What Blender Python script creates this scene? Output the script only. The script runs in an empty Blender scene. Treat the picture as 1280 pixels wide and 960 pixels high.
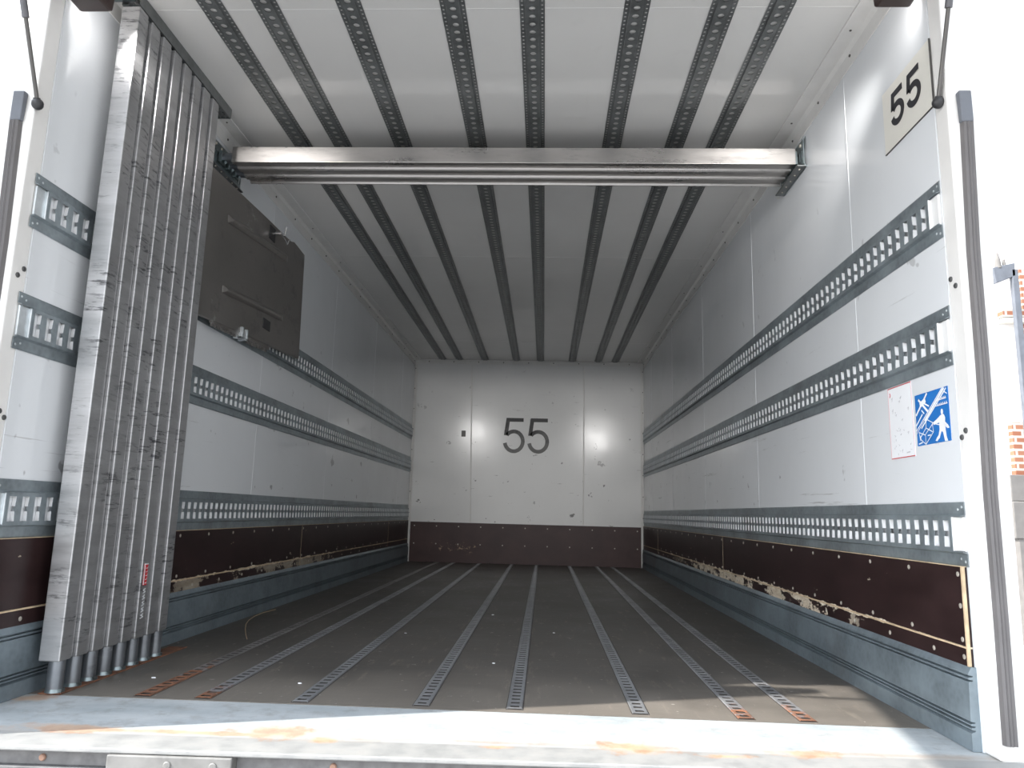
import bpy, math, random
from math import sin, cos, pi, radians, atan2, sqrt
from mathutils import Vector, Matrix
random.seed(7)
SC = bpy.context.scene
COL = SC.collection

# ------------------------------------------------------------------ camera, world, sun, exposure
def make_camera():
    yaw, pit, rol, F = -0.0472, 0.1719, 0.0261, 928.11
    f = Vector((sin(yaw)*cos(pit), cos(yaw)*cos(pit), sin(pit)))
    r = f.cross(Vector((0, 0, 1))).normalized(); u = r.cross(f)
    r2 = r*cos(rol) + u*sin(rol); u2 = -r*sin(rol) + u*cos(rol)
    cam = bpy.data.cameras.new('camera'); co = bpy.data.objects.new('camera', cam); COL.objects.link(co)
    m = Matrix((r2, u2, -f)).transposed().to_4x4(); m.translation = Vector((0.1976, -1.8954, 0.5222))
    co.matrix_world = m
    cam.sensor_width = 36; cam.lens = F/1280*36; cam.clip_start = 0.02; cam.clip_end = 500
    SC.camera = co
make_camera()

SKY = 1.7
HALO = 4.2
SUN = 7.5
LAMP = 30.0
SPOT = 90.0
EXPOSURE = 0.25
w = bpy.data.worlds.new('sky'); SC.world = w; w.use_nodes = True
nt = w.node_tree; bg = nt.nodes['Background']; bg.inputs[1].default_value = SKY
tc = nt.nodes.new('ShaderNodeTexCoord'); sx = nt.nodes.new('ShaderNodeSeparateXYZ'); rp = nt.nodes.new('ShaderNodeValToRGB')
nt.links.new(tc.outputs['Generated'], sx.inputs[0]); nt.links.new(sx.outputs[2], rp.inputs[0]); nt.links.new(rp.outputs[0], bg.inputs[0])
rp.color_ramp.elements[0].position = 0.0; rp.color_ramp.elements[0].color = (1.0, 0.99, 0.97, 1)
rp.color_ramp.elements[1].position = 0.6; rp.color_ramp.elements[1].color = (0.72, 0.80, 0.92, 1)
# hazy sky: a wide bright area around the sun
dt = nt.nodes.new('ShaderNodeVectorMath'); dt.operation = 'DOT_PRODUCT'; dt.inputs[1].default_value = tuple(Vector((-2.35, -0.80, 2.15)).normalized())
nt.links.new(tc.outputs['Generated'], dt.inputs[0])
mx = nt.nodes.new('ShaderNodeMath'); mx.operation = 'MAXIMUM'; mx.inputs[1].default_value = 0; nt.links.new(dt.outputs['Value'], mx.inputs[0])
pw = nt.nodes.new('ShaderNodeMath'); pw.operation = 'POWER'; pw.inputs[1].default_value = 1.6; nt.links.new(mx.outputs[0], pw.inputs[0])
ad = nt.nodes.new('ShaderNodeMath'); ad.operation = 'MULTIPLY_ADD'; ad.inputs[1].default_value = HALO; ad.inputs[2].default_value = SKY; nt.links.new(pw.outputs[0], ad.inputs[0]); nt.links.new(ad.outputs[0], bg.inputs[1])
sl = bpy.data.lights.new('sun', 'SUN'); so = bpy.data.objects.new('sun', sl); COL.objects.link(so)
sl.energy = SUN; sl.angle = radians(0.6); sl.color = (1.0, 0.96, 0.9)
so.rotation_euler = Vector((2.35, 0.80, -2.15)).to_track_quat('-Z', 'Y').to_euler(); so.location = (-4, -4, 6)
vs = SC.view_settings
vs.view_transform = 'Standard'; vs.look = 'None'; vs.gamma = 1; vs.exposure = EXPOSURE; vs.use_curve_mapping = False

# ------------------------------------------------------------------ node helpers and materials
class NT:
    def __init__(s, name):
        s.m = bpy.data.materials.new(name); s.m.use_nodes = True; s.t = s.m.node_tree
        s.b = s.t.nodes['Principled BSDF']; s._pos = None
    def node(s, k, **kw):
        n = s.t.nodes.new(k)
        for a, v in kw.items(): setattr(n, a, v)
        return n
    def put(s, sock, v):
        if v is None: return
        if isinstance(v, bpy.types.NodeSocket): s.t.links.new(v, sock)
        else:
            if isinstance(v, (tuple, list)) and len(v) == 3 and sock.type == 'RGBA': v = (*v, 1)
            sock.default_value = v
    def pos(s):
        if s._pos is None: s._pos = s.node('ShaderNodeNewGeometry').outputs['Position']
        return s._pos
    def xyz(s):
        n = s.node('ShaderNodeSeparateXYZ'); s.put(n.inputs[0], s.pos()); return n.outputs
    def math(s, op, a, b=None, c=None, clamp=False):
        n = s.node('ShaderNodeMath', operation=op); n.use_clamp = clamp
        s.put(n.inputs[0], a); s.put(n.inputs[1], b); s.put(n.inputs[2], c); return n.outputs[0]
    def noise(s, scale=1.0, detail=4, rough=0.55, stretch=(1, 1, 1), off=(0, 0, 0)):
        mp = s.node('ShaderNodeMapping'); s.put(mp.inputs[0], s.pos()); mp.inputs['Scale'].default_value = stretch; mp.inputs['Location'].default_value = off
        n = s.node('ShaderNodeTexNoise'); s.put(n.inputs['Vector'], mp.outputs[0])
        n.inputs['Scale'].default_value = scale; n.inputs['Detail'].default_value = detail; n.inputs['Roughness'].default_value = rough
        return n.outputs['Fac']
    def voro(s, scale, stretch=(1, 1, 1)):
        mp = s.node('ShaderNodeMapping'); s.put(mp.inputs[0], s.pos()); mp.inputs['Scale'].default_value = stretch
        n = s.node('ShaderNodeTexVoronoi'); s.put(n.inputs['Vector'], mp.outputs[0]); n.inputs['Scale'].default_value = scale
        return n.outputs['Distance']
    def step(s, v, lo, hi, a=0.0, b=1.0):
        n = s.node('ShaderNodeMapRange'); n.clamp = True
        for i, x in enumerate((v, lo, hi, a, b)): s.put(n.inputs[i], x)
        return n.outputs[0]
    def mix(s, f, a, b):
        n = s.node('ShaderNodeMix', data_type='RGBA'); s.put(n.inputs[0], f); s.put(n.inputs[6], a); s.put(n.inputs[7], b); return n.outputs[2]
    def bump(s, h, strength=0.2, dist=0.01):
        n = s.node('ShaderNodeBump'); n.inputs['Strength'].default_value = strength; n.inputs['Distance'].default_value = dist
        s.put(n.inputs['Height'], h); s.t.links.new(n.outputs[0], s.b.inputs['Normal'])
    def set(s, col=None, rough=None, metal=None, spec=None, coat=None):
        s.put(s.b.inputs['Base Color'], col); s.put(s.b.inputs['Roughness'], rough); s.put(s.b.inputs['Metallic'], metal)
        s.put(s.b.inputs['Specular IOR Level'], spec); s.put(s.b.inputs['Coat Weight'], coat)
        return s.m
    def spot(s, x, y, rx, ry, wob=0.35, sc=14):        # soft-edged irregular blotch on a horizontal plate: 1 inside
        o = s.xyz(); n = s.noise(sc, 4, 0.65)
        dx = s.math('DIVIDE', s.math('SUBTRACT', o[0], x), rx); dy = s.math('DIVIDE', s.math('SUBTRACT', o[1], y), ry)
        d = s.math('SQRT', s.math('ADD', s.math('MULTIPLY', dx, dx), s.math('MULTIPLY', dy, dy)))
        d = s.math('ADD', d, s.math('MULTIPLY', s.math('SUBTRACT', n, 0.5), wob*8))
        return s.step(d, 1.0, 0.45)

def mat_plain(name, col, rough=0.5, metal=0.0, amt=0.12, scale=12):
    k = NT(name); n = k.noise(scale, 4)
    return k.set(k.mix(k.step(n, 0.3, 0.7), tuple(c*(1-amt) for c in col), tuple(min(1, c*(1+amt)) for c in col)), k.step(n, .3, .7, rough*.85, min(1, rough*1.15)), metal)

def mat_gelcoat(name, base=(0.755, 0.775, 0.795), axis='y', marks=0.6, gloss=0.085):
    k = NT(name)
    n1 = k.noise(2.2, 3); col = k.mix(k.step(n1, .3, .7), tuple(c*0.95 for c in base), base)
    st = (6, 0.6, 18) if axis == 'y' else (2.0, 6, 16)
    s1 = k.noise(1.6, 5, .7, st, (3, 1, 2))
    m = k.step(s1, .645, .70)
    o = k.xyz(); low = k.step(o[2], 1.9, 0.5, 0.15, 1.0)     # carts and pallets scuff the lower part
    col = k.mix(k.math('MULTIPLY', k.math('MULTIPLY', m, low), marks), col, (0.20, 0.19, 0.18))
    s2 = k.noise(9, 3, .6, (1, 1, 1), (7, 3, 1)); m2 = k.math('MULTIPLY', k.step(s2, .672, .71), low)
    col = k.mix(k.math('MULTIPLY', m2, marks), col, (0.12, 0.11, 0.11))
    k.bump(k.noise(3.0, 2), 0.10, 0.01)
    return k.set(col, k.step(n1, .3, .7, gloss, gloss+.065), 0.0, 0.5)

def mat_galv(name, base=(0.42, 0.455, 0.47), rough=0.42, metal=0.75, rust=None, dirt=0.5):
    k = NT(name)
    n1 = k.noise(7, 5, .6); n2 = k.voro(60); n3 = k.noise(3, 5, .7, (1, 1, 1), (4, 4, 4))
    col = k.mix(k.step(n1, .35, .65), tuple(c*0.70 for c in base), tuple(min(1, c*1.22) for c in base))
    col = k.mix(k.math('MULTIPLY', k.step(n2, .2, .7), .22), col, tuple(min(1, c*1.5) for c in base))
    col = k.mix(k.math('MULTIPLY', k.step(n3, .55, .75), dirt), col, (0.13, 0.125, 0.12))
    me = metal; ro = k.step(n1, .3, .7, rough*.85, rough*1.15)
    if rust:
        y0, y1 = rust; o = k.xyz(); q = k.noise(22, 5, .7)
        r = k.math('ADD', k.step(o[1], y1, y0), k.math('MULTIPLY', k.math('SUBTRACT', q, .5), 1.5)); r = k.step(r, .38, .6)
        col = k.mix(r, col, k.mix(k.step(q, .4, .65), (0.13, 0.062, 0.038), (0.27, 0.12, 0.065)))
        me = k.math('MULTIPLY', k.math('SUBTRACT', 1.0, r), metal); ro = k.step(r, 0, 1, rough, .85)
    k.bump(n1, .12, .003)
    return k.set(col, ro, me)

def mat_alu(name, base=(0.62, 0.61, 0.60), rough=0.33, streak=(2.5, 2.5, 60), marks=0.75, sc=1.0, metal=0.9):
    k = NT(name)
    a = k.noise(1.3*sc, 6, .7, streak); b = k.noise(5, 4, .6); c = k.noise(2.2*sc, 6, .75, tuple(x*1.7 for x in streak), (5, 2, 8))
    patch = k.step(b, .42, .62)
    col = k.mix(k.step(a, .35, .65), tuple(x*.86 for x in base), tuple(min(1, x*1.06) for x in base))
    col = k.mix(k.math('MULTIPLY', k.math('MULTIPLY', k.step(c, .53, .61), patch), marks), col, (0.10, 0.10, 0.105))
    col = k.mix(k.math('MULTIPLY', k.step(a, .66, .72), .5), col, (0.8, 0.8, 0.8))
    k.bump(a, .10, .002)
    return k.set(col, k.step(a, .3, .7, rough*.8, rough*1.3), metal)

def mat_plywood():
    k = NT('film_faced_plywood')
    o = k.xyz(); n = k.noise(26, 6, .72, (1, .45, 1.6)); n2 = k.noise(5, 4, .6, (1, .8, 2)); big = k.noise(1.4, 3, .6, (1, 1, .2))
    # ragged wear along the lower edge where pallets hit: widest from 1 m to 4 m inside the box
    y = o[1]; reach = k.math('MULTIPLY', k.step(y, .0, 1.1), k.step(y, 5.0, 3.2))
    side = k.step(o[0], 0, .01, .62, 1.0)
    reach = k.math('MULTIPLY', reach, side)
    dz = k.math('SUBTRACT', o[2], .231)
    up = k.math('ABSOLUTE', dz)
    half = k.math('ADD', .002, k.math('MULTIPLY', reach, k.math('MULTIPLY', k.step(n, .48, .72), .016)))
    m1 = k.step(k.math('DIVIDE', up, half), 1.15, .85)
    below = k.math('MULTIPLY', k.step(dz, .0, -.004), k.step(k.math('ADD', k.math('MULTIPLY', k.noise(15, 5, .7, (1, .5, 1.1), (5, 5, 5)), .75), k.math('MULTIPLY', big, .45)), .615, .63))
    m2 = k.math('MULTIPLY', k.math('MULTIPLY', below, k.step(reach, .45, .8)), .95)
    spk = k.math('MULTIPLY', k.step(k.noise(30, 4, .7, (1, .35, 1), (9, 1, 1)), .70, .72), k.step(o[2], .42, .3, .2, 1))
    m = k.math('MAXIMUM', k.math('MAXIMUM', m1, m2), spk)
    wood = k.mix(k.step(n, .3, .7), (0.50, 0.40, 0.28), (0.84, 0.76, 0.62))
    col = k.mix(m, k.mix(k.step(n2, .35, .65), (0.020, 0.010, 0.010), (0.034, 0.018, 0.018)), wood)
    k.bump(n, .15, .002)
    return k.set(col, k.step(m, 0, 1, .38, .85), 0, .35)

def mat_backboard():
    k = NT('film_faced_plywood_back')
    o = k.xyz(); n = k.noise(20, 6, .75, (1, 1, 1.2)); n2 = k.noise(5, 4, .6)
    band = k.math('MULTIPLY', k.step(o[2], .08, .14), k.step(o[2], .23, .17))
    lx = k.math('MULTIPLY', k.step(o[0], -1.05, -.8), k.step(o[0], -.35, -.55))
    th = k.step(lx, 0, 1, .70, .56)
    m = k.math('MULTIPLY', band, k.step(k.math('SUBTRACT', n, th), 0, .02))
    col = k.mix(k.math('MULTIPLY', m, .75), k.mix(k.step(n2, .35, .65), (0.040, 0.018, 0.018), (0.058, 0.028, 0.027)), (0.42, 0.29, 0.19))
    return k.set(col, .42, 0, .35)

def mat_floor():
    k = NT('phenolic_floor')
    a = k.noise(2.2, 6, .62); b = k.noise(2.2, 5, .7, (2.2, 11, 1)); c = k.noise(4, 6, .75, (7, 1.1, 1), (2, 7, 0)); d = k.voro(11); o = k.xyz()
    col = k.mix(k.step(a, .3, .7), (0.062, 0.056, 0.050), (0.118, 0.107, 0.096))
    col = k.mix(k.math('MULTIPLY', k.step(b, .5, .72), .35), col, (0.14, 0.125, 0.105))
    col = k.mix(k.math('MULTIPLY', k.step(c, .565, .68), .5), col, (0.24, 0.21, 0.17))
    fr = k.step(k.math('ADD', o[1], k.math('MULTIPLY', a, -.8)), .35, -.10)
    col = k.mix(k.math('MULTIPLY', fr, .40), col, (0.26, 0.23, 0.195))
    s = k.noise(24, 4, .7, (1, 1, 1), (1, 8, 3)); col = k.mix(k.math('MULTIPLY', k.step(s, .655, .69), .75), col, (0.45, 0.42, 0.37))
    k.bump(k.noise(70, 3), .25, .002)
    return k.set(col, k.step(a, .3, .7, .42, .6), 0, .4)

def mat_sill():
    k = NT('worn_sill_plate')
    a = k.noise(3, 6, .65, (1, 3, 1)); b = k.noise(14, 5, .7)
    col = k.mix(k.step(a, .35, .65), (0.36, 0.40, 0.42), (0.52, 0.545, 0.555))
    col = k.mix(k.math('MULTIPLY', k.step(b, .5, .68), .5), col, (0.25, 0.235, 0.22))
    o = k.xyz()
    line = k.math('ADD', -.075, k.math('MULTIPLY', o[0], .03))
    d = k.math('ABSOLUTE', k.math('SUBTRACT', o[1], k.math('ADD', line, k.math('MULTIPLY', k.math('SUBTRACT', k.noise(4, 3), .5), .03))))
    gr = k.math('MULTIPLY', k.step(d, .030, .005), .7)
    lip = k.step(k.math('SUBTRACT', o[1], line), -.012, -.022)
    col = k.mix(k.math('MULTIPLY', lip, .75), col, k.mix(k.step(b, .4, .6), (0.22, 0.21, 0.195), (0.32, 0.305, 0.285)))
    col = k.mix(k.math('MULTIPLY', gr, k.step(a, .4, .6)), col, (0.34, 0.27, 0.21))
    r = None
    for (x, y, rx, ry) in ((-.42, -.055, .12, .06), (.41, -.065, .10, .06), (-.90, -.085, .15, .04), (-.30, -.10, .05, .03), (.80, -.06, .10, .035), (.10, -.1, .04, .015), (-.58, -.085, .32, .022), (-1.17, .16, .06, .05), (.62, -.1, .06, .02)):
        q = k.spot(x, y, rx, ry); r = q if r is None else k.math('MAXIMUM', r, q)
    rust = k.mix(k.step(b, .35, .65), (0.40, 0.20, 0.10), (0.62, 0.42, 0.25))
    col = k.mix(k.math('MULTIPLY', r, .7), col, rust)
    k.bump(a, .2, .004)
    return k.set(col, k.step(b, .3, .7, .42, .62), 0.1, .5)

def mat_sign_number(name):
    k = NT(name); n = k.noise(9, 5, .7); o = k.xyz()
    col = k.mix(k.math('MULTIPLY', k.step(k.math('ADD', n, k.step(o[2], 1.2, 1.5, .25, -.25)), .35, .7), .6), (0.035, 0.033, 0.035), (0.26, 0.26, 0.25))
    return k.set(col, .5)

def mat_brick(name):
    k = NT(name); mp = k.node('ShaderNodeMapping'); k.put(mp.inputs[0], k.pos()); mp.inputs['Rotation'].default_value = (radians(-90), 0, 0)
    b = k.node('ShaderNodeTexBrick'); k.put(b.inputs['Vector'], mp.outputs[0]); b.inputs['Scale'].default_value = 1.0
    b.inputs['Color1'].default_value = (0.27, 0.10, 0.055, 1); b.inputs['Color2'].default_value = (0.33, 0.15, 0.09, 1); b.inputs['Mortar'].default_value = (0.45, 0.42, 0.37, 1)
    b.inputs['Brick Width'].default_value = .21; b.inputs['Row Height'].default_value = .095; b.inputs['Mortar Size'].default_value = .018
    return k.set(b.outputs['Color'], .85)

M = {}
M['wall'] = mat_gelcoat('white_gelcoat')
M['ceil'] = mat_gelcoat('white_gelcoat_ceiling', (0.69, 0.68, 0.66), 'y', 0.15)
M['back'] = mat_gelcoat('white_gelcoat_back', (0.79, 0.79, 0.78), 'x', 1.0, 0.16)
M['white'] = mat_plain('white_painted_steel', (0.82, 0.82, 0.81), .32, 0, .03)
M['whitedirty'] = mat_plain('white_frame_with_grime', (0.80, 0.785, 0.76), .4, 0, .06, 5)
M['trim'] = mat_plain('white_trim', (0.72, 0.71, 0.69), .35, 0, .05)
M['galv'] = mat_galv('galvanised_rail', (0.27, 0.31, 0.33), .42, .5)
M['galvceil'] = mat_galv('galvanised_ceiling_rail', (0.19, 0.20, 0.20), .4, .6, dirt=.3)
M['galvcap'] = mat_galv('galvanised_end_plate', (0.60, 0.64, 0.66), .35, .5)
M['skirt'] = mat_galv('kick_rail_metal', (0.19, 0.23, 0.255), .45, .35)
M['floorrail'] = mat_galv('floor_rail_metal', (0.27, 0.275, 0.285), .45, .5)
M['floorrail_rust'] = mat_galv('floor_rail_rusty_front', (0.22, 0.21, 0.205), .5, .4, rust=(.15, .95))
M['floorrail_rust2'] = mat_galv('floor_rail_rust_tip', (0.29, 0.29, 0.30), .45, .5, rust=(.12, .5))
M['track_rust'] = mat_galv('floor_track_rust', (0.25, 0.22, 0.2), .6, .3, rust=(.6, 3.2))
M['groove'] = mat_plain('dark_rail_groove', (0.055, 0.048, 0.042), .7)
M['ply'] = mat_plywood(); M['plyback'] = mat_backboard()
M['wood'] = mat_plain('bare_plywood_edge', (0.60, 0.46, 0.30), .75, 0, .2, 30)
M['postbolt'] = mat_plain('dark_post_bolt', (0.10, 0.10, 0.10), .5, .4)
M['screw'] = mat_plain('zinc_screw', (0.50, 0.46, 0.40), .45, .3, .1, 60)
M['screwdark'] = mat_plain('dark_screw', (0.12, 0.115, 0.11), .5, .6)
M['rustbolt'] = mat_plain('rusty_bolt', (0.36, 0.22, 0.16), .7, .3, .2, 80)
M['floor'] = mat_floor(); M['sill'] = mat_sill()
M['bar'] = mat_alu('scuffed_aluminium_bar', (0.52, 0.52, 0.525), .36, (3, 3, 22), .9, metal=.75)
M['beam'] = mat_alu('aluminium_beam', (0.52, 0.495, 0.475), .30, (1.6, 5, 9), .35, metal=.85)
M['tube'] = mat_alu('zinc_tube', (0.30, 0.32, 0.345), .35, (3, 3, 8), .5, metal=.8)
M['zinc'] = mat_galv('zinc_bracket', (0.26, 0.31, 0.32), .35, .8)
M['plate'] = mat_alu('dull_steel_plate', (0.27, 0.252, 0.238), .36, (3, 2, 3), .45, 1.0, .65)
M['chrome'] = mat_plain('bright_catch_metal', (0.75, 0.74, 0.74), .2, .95, .05)
M['black'] = mat_plain('black_plastic', (0.03, 0.03, 0.032), .45)
M['lampcase'] = mat_plain('dark_lamp_housing', (0.045, 0.03, 0.027), .45)
M['rod'] = mat_plain('strut_rod', (0.11, 0.105, 0.10), .35, .5)
M['strut'] = mat_plain('strut_cylinder', (0.12, 0.12, 0.13), .45, .2)
M['rubber'] = mat_plain('grey_rubber_seal', (0.125, 0.118, 0.118), .6, 0, .12, 8)
M['cream'] = mat_plain('cream_number_plate', (0.72, 0.70, 0.64), .5, 0, .03)
M['num'] = mat_plain('black_numeral', (0.022, 0.022, 0.026), .5)
M['numback'] = mat_sign_number('worn_black_numeral')
M['blue'] = mat_plain('blue_sticker', (0.02, 0.17, 0.52), .4, 0, .08)
M['stick'] = mat_plain('white_sticker_print', (0.85, 0.86, 0.88), .5, 0, .02)
M['red'] = mat_plain('red_print', (0.55, 0.04, 0.05), .5)
M['pink'] = mat_plain('pale_red_print', (0.75, 0.33, 0.36), .5)
M['ink'] = mat_plain('grey_print', (0.58, 0.57, 0.60), .5)
M['bumper'] = mat_plain('bumper_grey_paint', (0.15, 0.148, 0.148), .6, .2, .25, 40)
M['bumperworn'] = mat_galv('bumper_worn_plate', (0.20, 0.195, 0.185), .55, .3)
M['concrete'] = mat_plain('yard_concrete', (0.27, 0.265, 0.26), .9, 0, .12, 3)
M['render'] = mat_plain('white_house_render', (0.85, 0.84, 0.82), .9, 0, .02)
M['brick'] = mat_brick('red_brick')
M['stone'] = mat_plain('grey_concrete_block', (0.16, 0.15, 0.14), .9, 0, .15, 6)
M['steelpost'] = mat_plain('grey_steel_column', (0.13, 0.14, 0.16), .6, .2, .15, 10)
M['magenta'] = mat_plain('magenta_band', (0.45, 0.03, 0.13), .5)
k = NT('lamp_lens'); k.b.inputs['Emission Color'].default_value = (1, .97, .95, 1); k.b.inputs['Emission Strength'].default_value = LAMP; M['lip'] = mat_plain('bright_slot_lip', (0.90, 0.905, 0.91), .4, 0, .03)
M['lens'] = k.set((.9, .9, .9), .3)

# ------------------------------------------------------------------ mesh helpers
class MB:
    def __init__(s): s.v = []; s.f = []; s.sm = []; s.mi = []; s.cur = 0
    def add(s, vs, fs, smooth=False):
        o = len(s.v); s.v += [tuple(v) for v in vs]
        for f in fs: s.f.append(tuple(i+o for i in f)); s.sm.append(smooth); s.mi.append(s.cur)
        return s
    def box(s, x0, x1, y0, y1, z0, z1):
        vs = [(x, y, z) for x in (x0, x1) for y in (y0, y1) for z in (z0, z1)]
        return s.add(vs, [(0, 1, 3, 2), (4, 6, 7, 5), (0, 4, 5, 1), (2, 3, 7, 6), (0, 2, 6, 4), (1, 5, 7, 3)])
    def hexa(s, bot, top):
        return s.add(list(bot)+list(top), [(3, 2, 1, 0), (4, 5, 6, 7), (0, 1, 5, 4), (1, 2, 6, 5), (2, 3, 7, 6), (3, 0, 4, 7)])
    def cyl(s, a, b, r, n=16, r2=None, caps=True):
        a = Vector(a); b = Vector(b); d = (b-a).normalized(); t = Vector((0, 0, 1)) if abs(d.z) < .9 else Vector((1, 0, 0))
        u = d.cross(t).normalized(); v = d.cross(u); r2 = r if r2 is None else r2
        vs = []
        for p, rr in ((a, r), (b, r2)):
            for i in range(n): vs.append(p + (u*cos(2*pi*i/n) + v*sin(2*pi*i/n))*rr)
        s.add(vs, [(i, (i+1) % n, n+(i+1) % n, n+i) for i in range(n)], True)
        if caps: s.add(vs, [tuple(range(n))[::-1], tuple(range(n, 2*n))])
        return s
    def tube(s, pts, r, n=10):
        for a, b in zip(pts[:-1], pts[1:]): s.cyl(a, b, r, n)
        return s
    def ball(s, c, r, n=12, sq=(1, 1, 1)):
        vs = []; m = n//2
        for j in range(m+1):
            for i in range(n):
                th = pi*j/m; ph = 2*pi*i/n; vs.append((c[0]+r*sq[0]*sin(th)*cos(ph), c[1]+r*sq[1]*sin(th)*sin(ph), c[2]+r*sq[2]*cos(th)))
        return s.add(vs, [(j*n+i, j*n+(i+1) % n, (j+1)*n+(i+1) % n, (j+1)*n+i) for j in range(m) for i in range(n)], True)
    def extrude(s, prof, fn, t0, t1):     # closed 2D profile, fn(u, v, t) -> xyz
        n = len(prof); vs = [fn(u, v, t0) for u, v in prof] + [fn(u, v, t1) for u, v in prof]
        return s.add(vs, [(i, (i+1) % n, n+(i+1) % n, n+i) for i in range(n)] + [tuple(range(n))[::-1], tuple(range(n, 2*n))])
    def sheet(s, line, fn, t0, t1):       # open profile -> quads
        n = len(line); vs = [fn(u, v, t0) for u, v in line] + [fn(u, v, t1) for u, v in line]
        return s.add(vs, [(i, i+1, n+i+1, n+i) for i in range(n-1)])
    def holecell(s, rect, c, hole, fn):   # rectangle with one star-shaped hole, fn(u, v) -> xyz
        u0, u1, v0, v1 = rect
        def ray_rect(a):
            dx, dy = cos(a), sin(a); t = 1e9
            if dx > 1e-9: t = min(t, (u1-c[0])/dx)
            if dx < -1e-9: t = min(t, (u0-c[0])/dx)
            if dy > 1e-9: t = min(t, (v1-c[1])/dy)
            if dy < -1e-9: t = min(t, (v0-c[1])/dy)
            return (c[0]+dx*t, c[1]+dy*t)
        def ray_hole(a):
            dx, dy = cos(a), sin(a); best = None; n = len(hole)
            for i in range(n):
                ax, ay = hole[i][0]-c[0], hole[i][1]-c[1]; bx, by = hole[(i+1) % n][0]-c[0], hole[(i+1) % n][1]-c[1]
                ex, ey = bx-ax, by-ay; den = dx*ey-dy*ex
                if abs(den) < 1e-12: continue
                t = (ax*ey-ay*ex)/den; q = (ax*dy-ay*dx)/den
                if t > 0 and -1e-6 <= q <= 1+1e-6: best = t if best is None else min(best, t)
            return (c[0]+dx*best, c[1]+dy*best)
        items = [(atan2(p[1]-c[1], p[0]-c[0]), p, None) for p in hole]
        for p in ((u0, v0), (u1, v0), (u1, v1), (u0, v1)): items.append((atan2(p[1]-c[1], p[0]-c[0]), None, p))
        items.sort(key=lambda t: t[0]); ins = []; out = []
        for a, h, r in items: ins.append(h if h else ray_hole(a)); out.append(r if r else ray_rect(a))
        n = len(items)
        return s.add([fn(*p) for p in ins]+[fn(*p) for p in out], [(i, (i+1) % n, n+(i+1) % n, n+i) for i in range(n)])
    def ribbon(s, pts, wd, fn):           # constant width stroke along a polyline, mitred
        L = []; R_ = []; n = len(pts)
        for i, p in enumerate(pts):
            d0 = Vector(pts[i])-Vector(pts[i-1]) if i > 0 else None; d1 = Vector(pts[i+1])-Vector(pts[i]) if i < n-1 else None
            if d0 is None: d0 = d1
            if d1 is None: d1 = d0
            d0.normalize(); d1.normalize(); nn = Vector((-d0.y-d1.y, d0.x+d1.x)).normalized(); kk = wd/2/max(.35, nn.dot(Vector((-d0.y, d0.x))))
            L.append((p[0]+nn.x*kk, p[1]+nn.y*kk)); R_.append((p[0]-nn.x*kk, p[1]-nn.y*kk))
        return s.add([fn(*p) for p in L]+[fn(*p) for p in R_], [(i, i+1, n+i+1, n+i) for i in range(n-1)])
    def build(s, name, mats, parent=None, org=(0, 0, 0), bevel=None, solid=None):
        if not isinstance(mats, (list, tuple)): mats = [mats]
        me = bpy.data.meshes.new(name); o = bpy.data.objects.new(name, me); COL.objects.link(o)
        if parent is not None: o.parent = parent; org = parent['_o']; org = tuple(org)
        else: o.location = org
        me.from_pydata([(a-org[0], b-org[1], c-org[2]) for a, b, c in s.v], [], s.f)
        for m in mats: me.materials.append(m)
        me.polygons.foreach_set('use_smooth', s.sm); me.polygons.foreach_set('material_index', s.mi); me.update()
        if parent is not None or True: o['_o'] = org
        if solid:
            md = o.modifiers.new('thickness', 'SOLIDIFY'); md.thickness = solid; md.offset = 0
        if bevel:
            md = o.modifiers.new('bevel', 'BEVEL'); md.width = bevel; md.segments = 2; md.limit_method = 'ANGLE'; md.angle_limit = radians(40)
        return o

def tag(o, label=None, cat=None, group=None, kind=None):
    if label: o['label'] = label
    if cat: o['category'] = cat
    if group: o['group'] = group
    if kind: o['kind'] = kind
    return o
def thing(name, label, cat, loc, group=None):
    o = bpy.data.objects.new(name, None); COL.objects.link(o); o.location = loc; o['_o'] = tuple(loc); o.empty_display_size = .05
    return tag(o, label, cat, group)
def struct(o, label=None):
    o['kind'] = 'structure'
    if label: o['label'] = label
    return o
def copy_tree(root, loc, label):
    r = root.copy(); COL.objects.link(r); r.location = loc; r['label'] = label
    for ch in list(root.children):
        c = ch.copy(); COL.objects.link(c); c.parent = r
        for g in list(ch.children):
            d = g.copy(); COL.objects.link(d); d.parent = c
    return r

HW, L, H = 1.23, 5.97, 2.142
GZ = -1.1
# ------------------------------------------------------------------ structure
struct(MB().box(-HW-.08, HW+.08, .2, L+.08, -.12, 0).build('floor', M['floor'], org=(0, 3, 0)))
struct(MB().box(-HW-.08, -HW, 0, L+.08, 0, H+.08).build('wall_left', M['wall'], org=(-HW, 3, 0)))
struct(MB().box(HW, HW+.08, 0, L+.08, 0, H+.08).build('wall_right', M['wall'], org=(HW, 3, 0)))
struct(MB().box(-HW, HW, L, L+.08, 0, H).build('wall_back', M['back'], org=(0, L, 0)))
struct(MB().box(-HW, HW, 0, L, H, H+.08).build('ceiling', M['ceil'], org=(0, 3, H)))
# sill plate at the door, with a lighter lip
s = MB(); s.hexa([(-1.32, -.235, -.012), (1.32, -.155, -.012), (1.32, .2, -.012), (-1.32, .2, -.012)], [(-1.32, -.235, -.001), (1.32, -.155, -.001), (1.32, .2, -.001), (-1.32, .2, -.001)])
tag(s.build('sill_plate', M['sill'], org=(0, 0, -.012), bevel=.003), 'wide worn pale metal sill plate with rust patches at the door opening', 'sill')
# yard
struct(MB().box(-60, 60, -60, 60, GZ-.2, GZ).build('ground', M['concrete'], org=(0, 0, GZ)), 'pale concrete yard the vehicle stands on')

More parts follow.
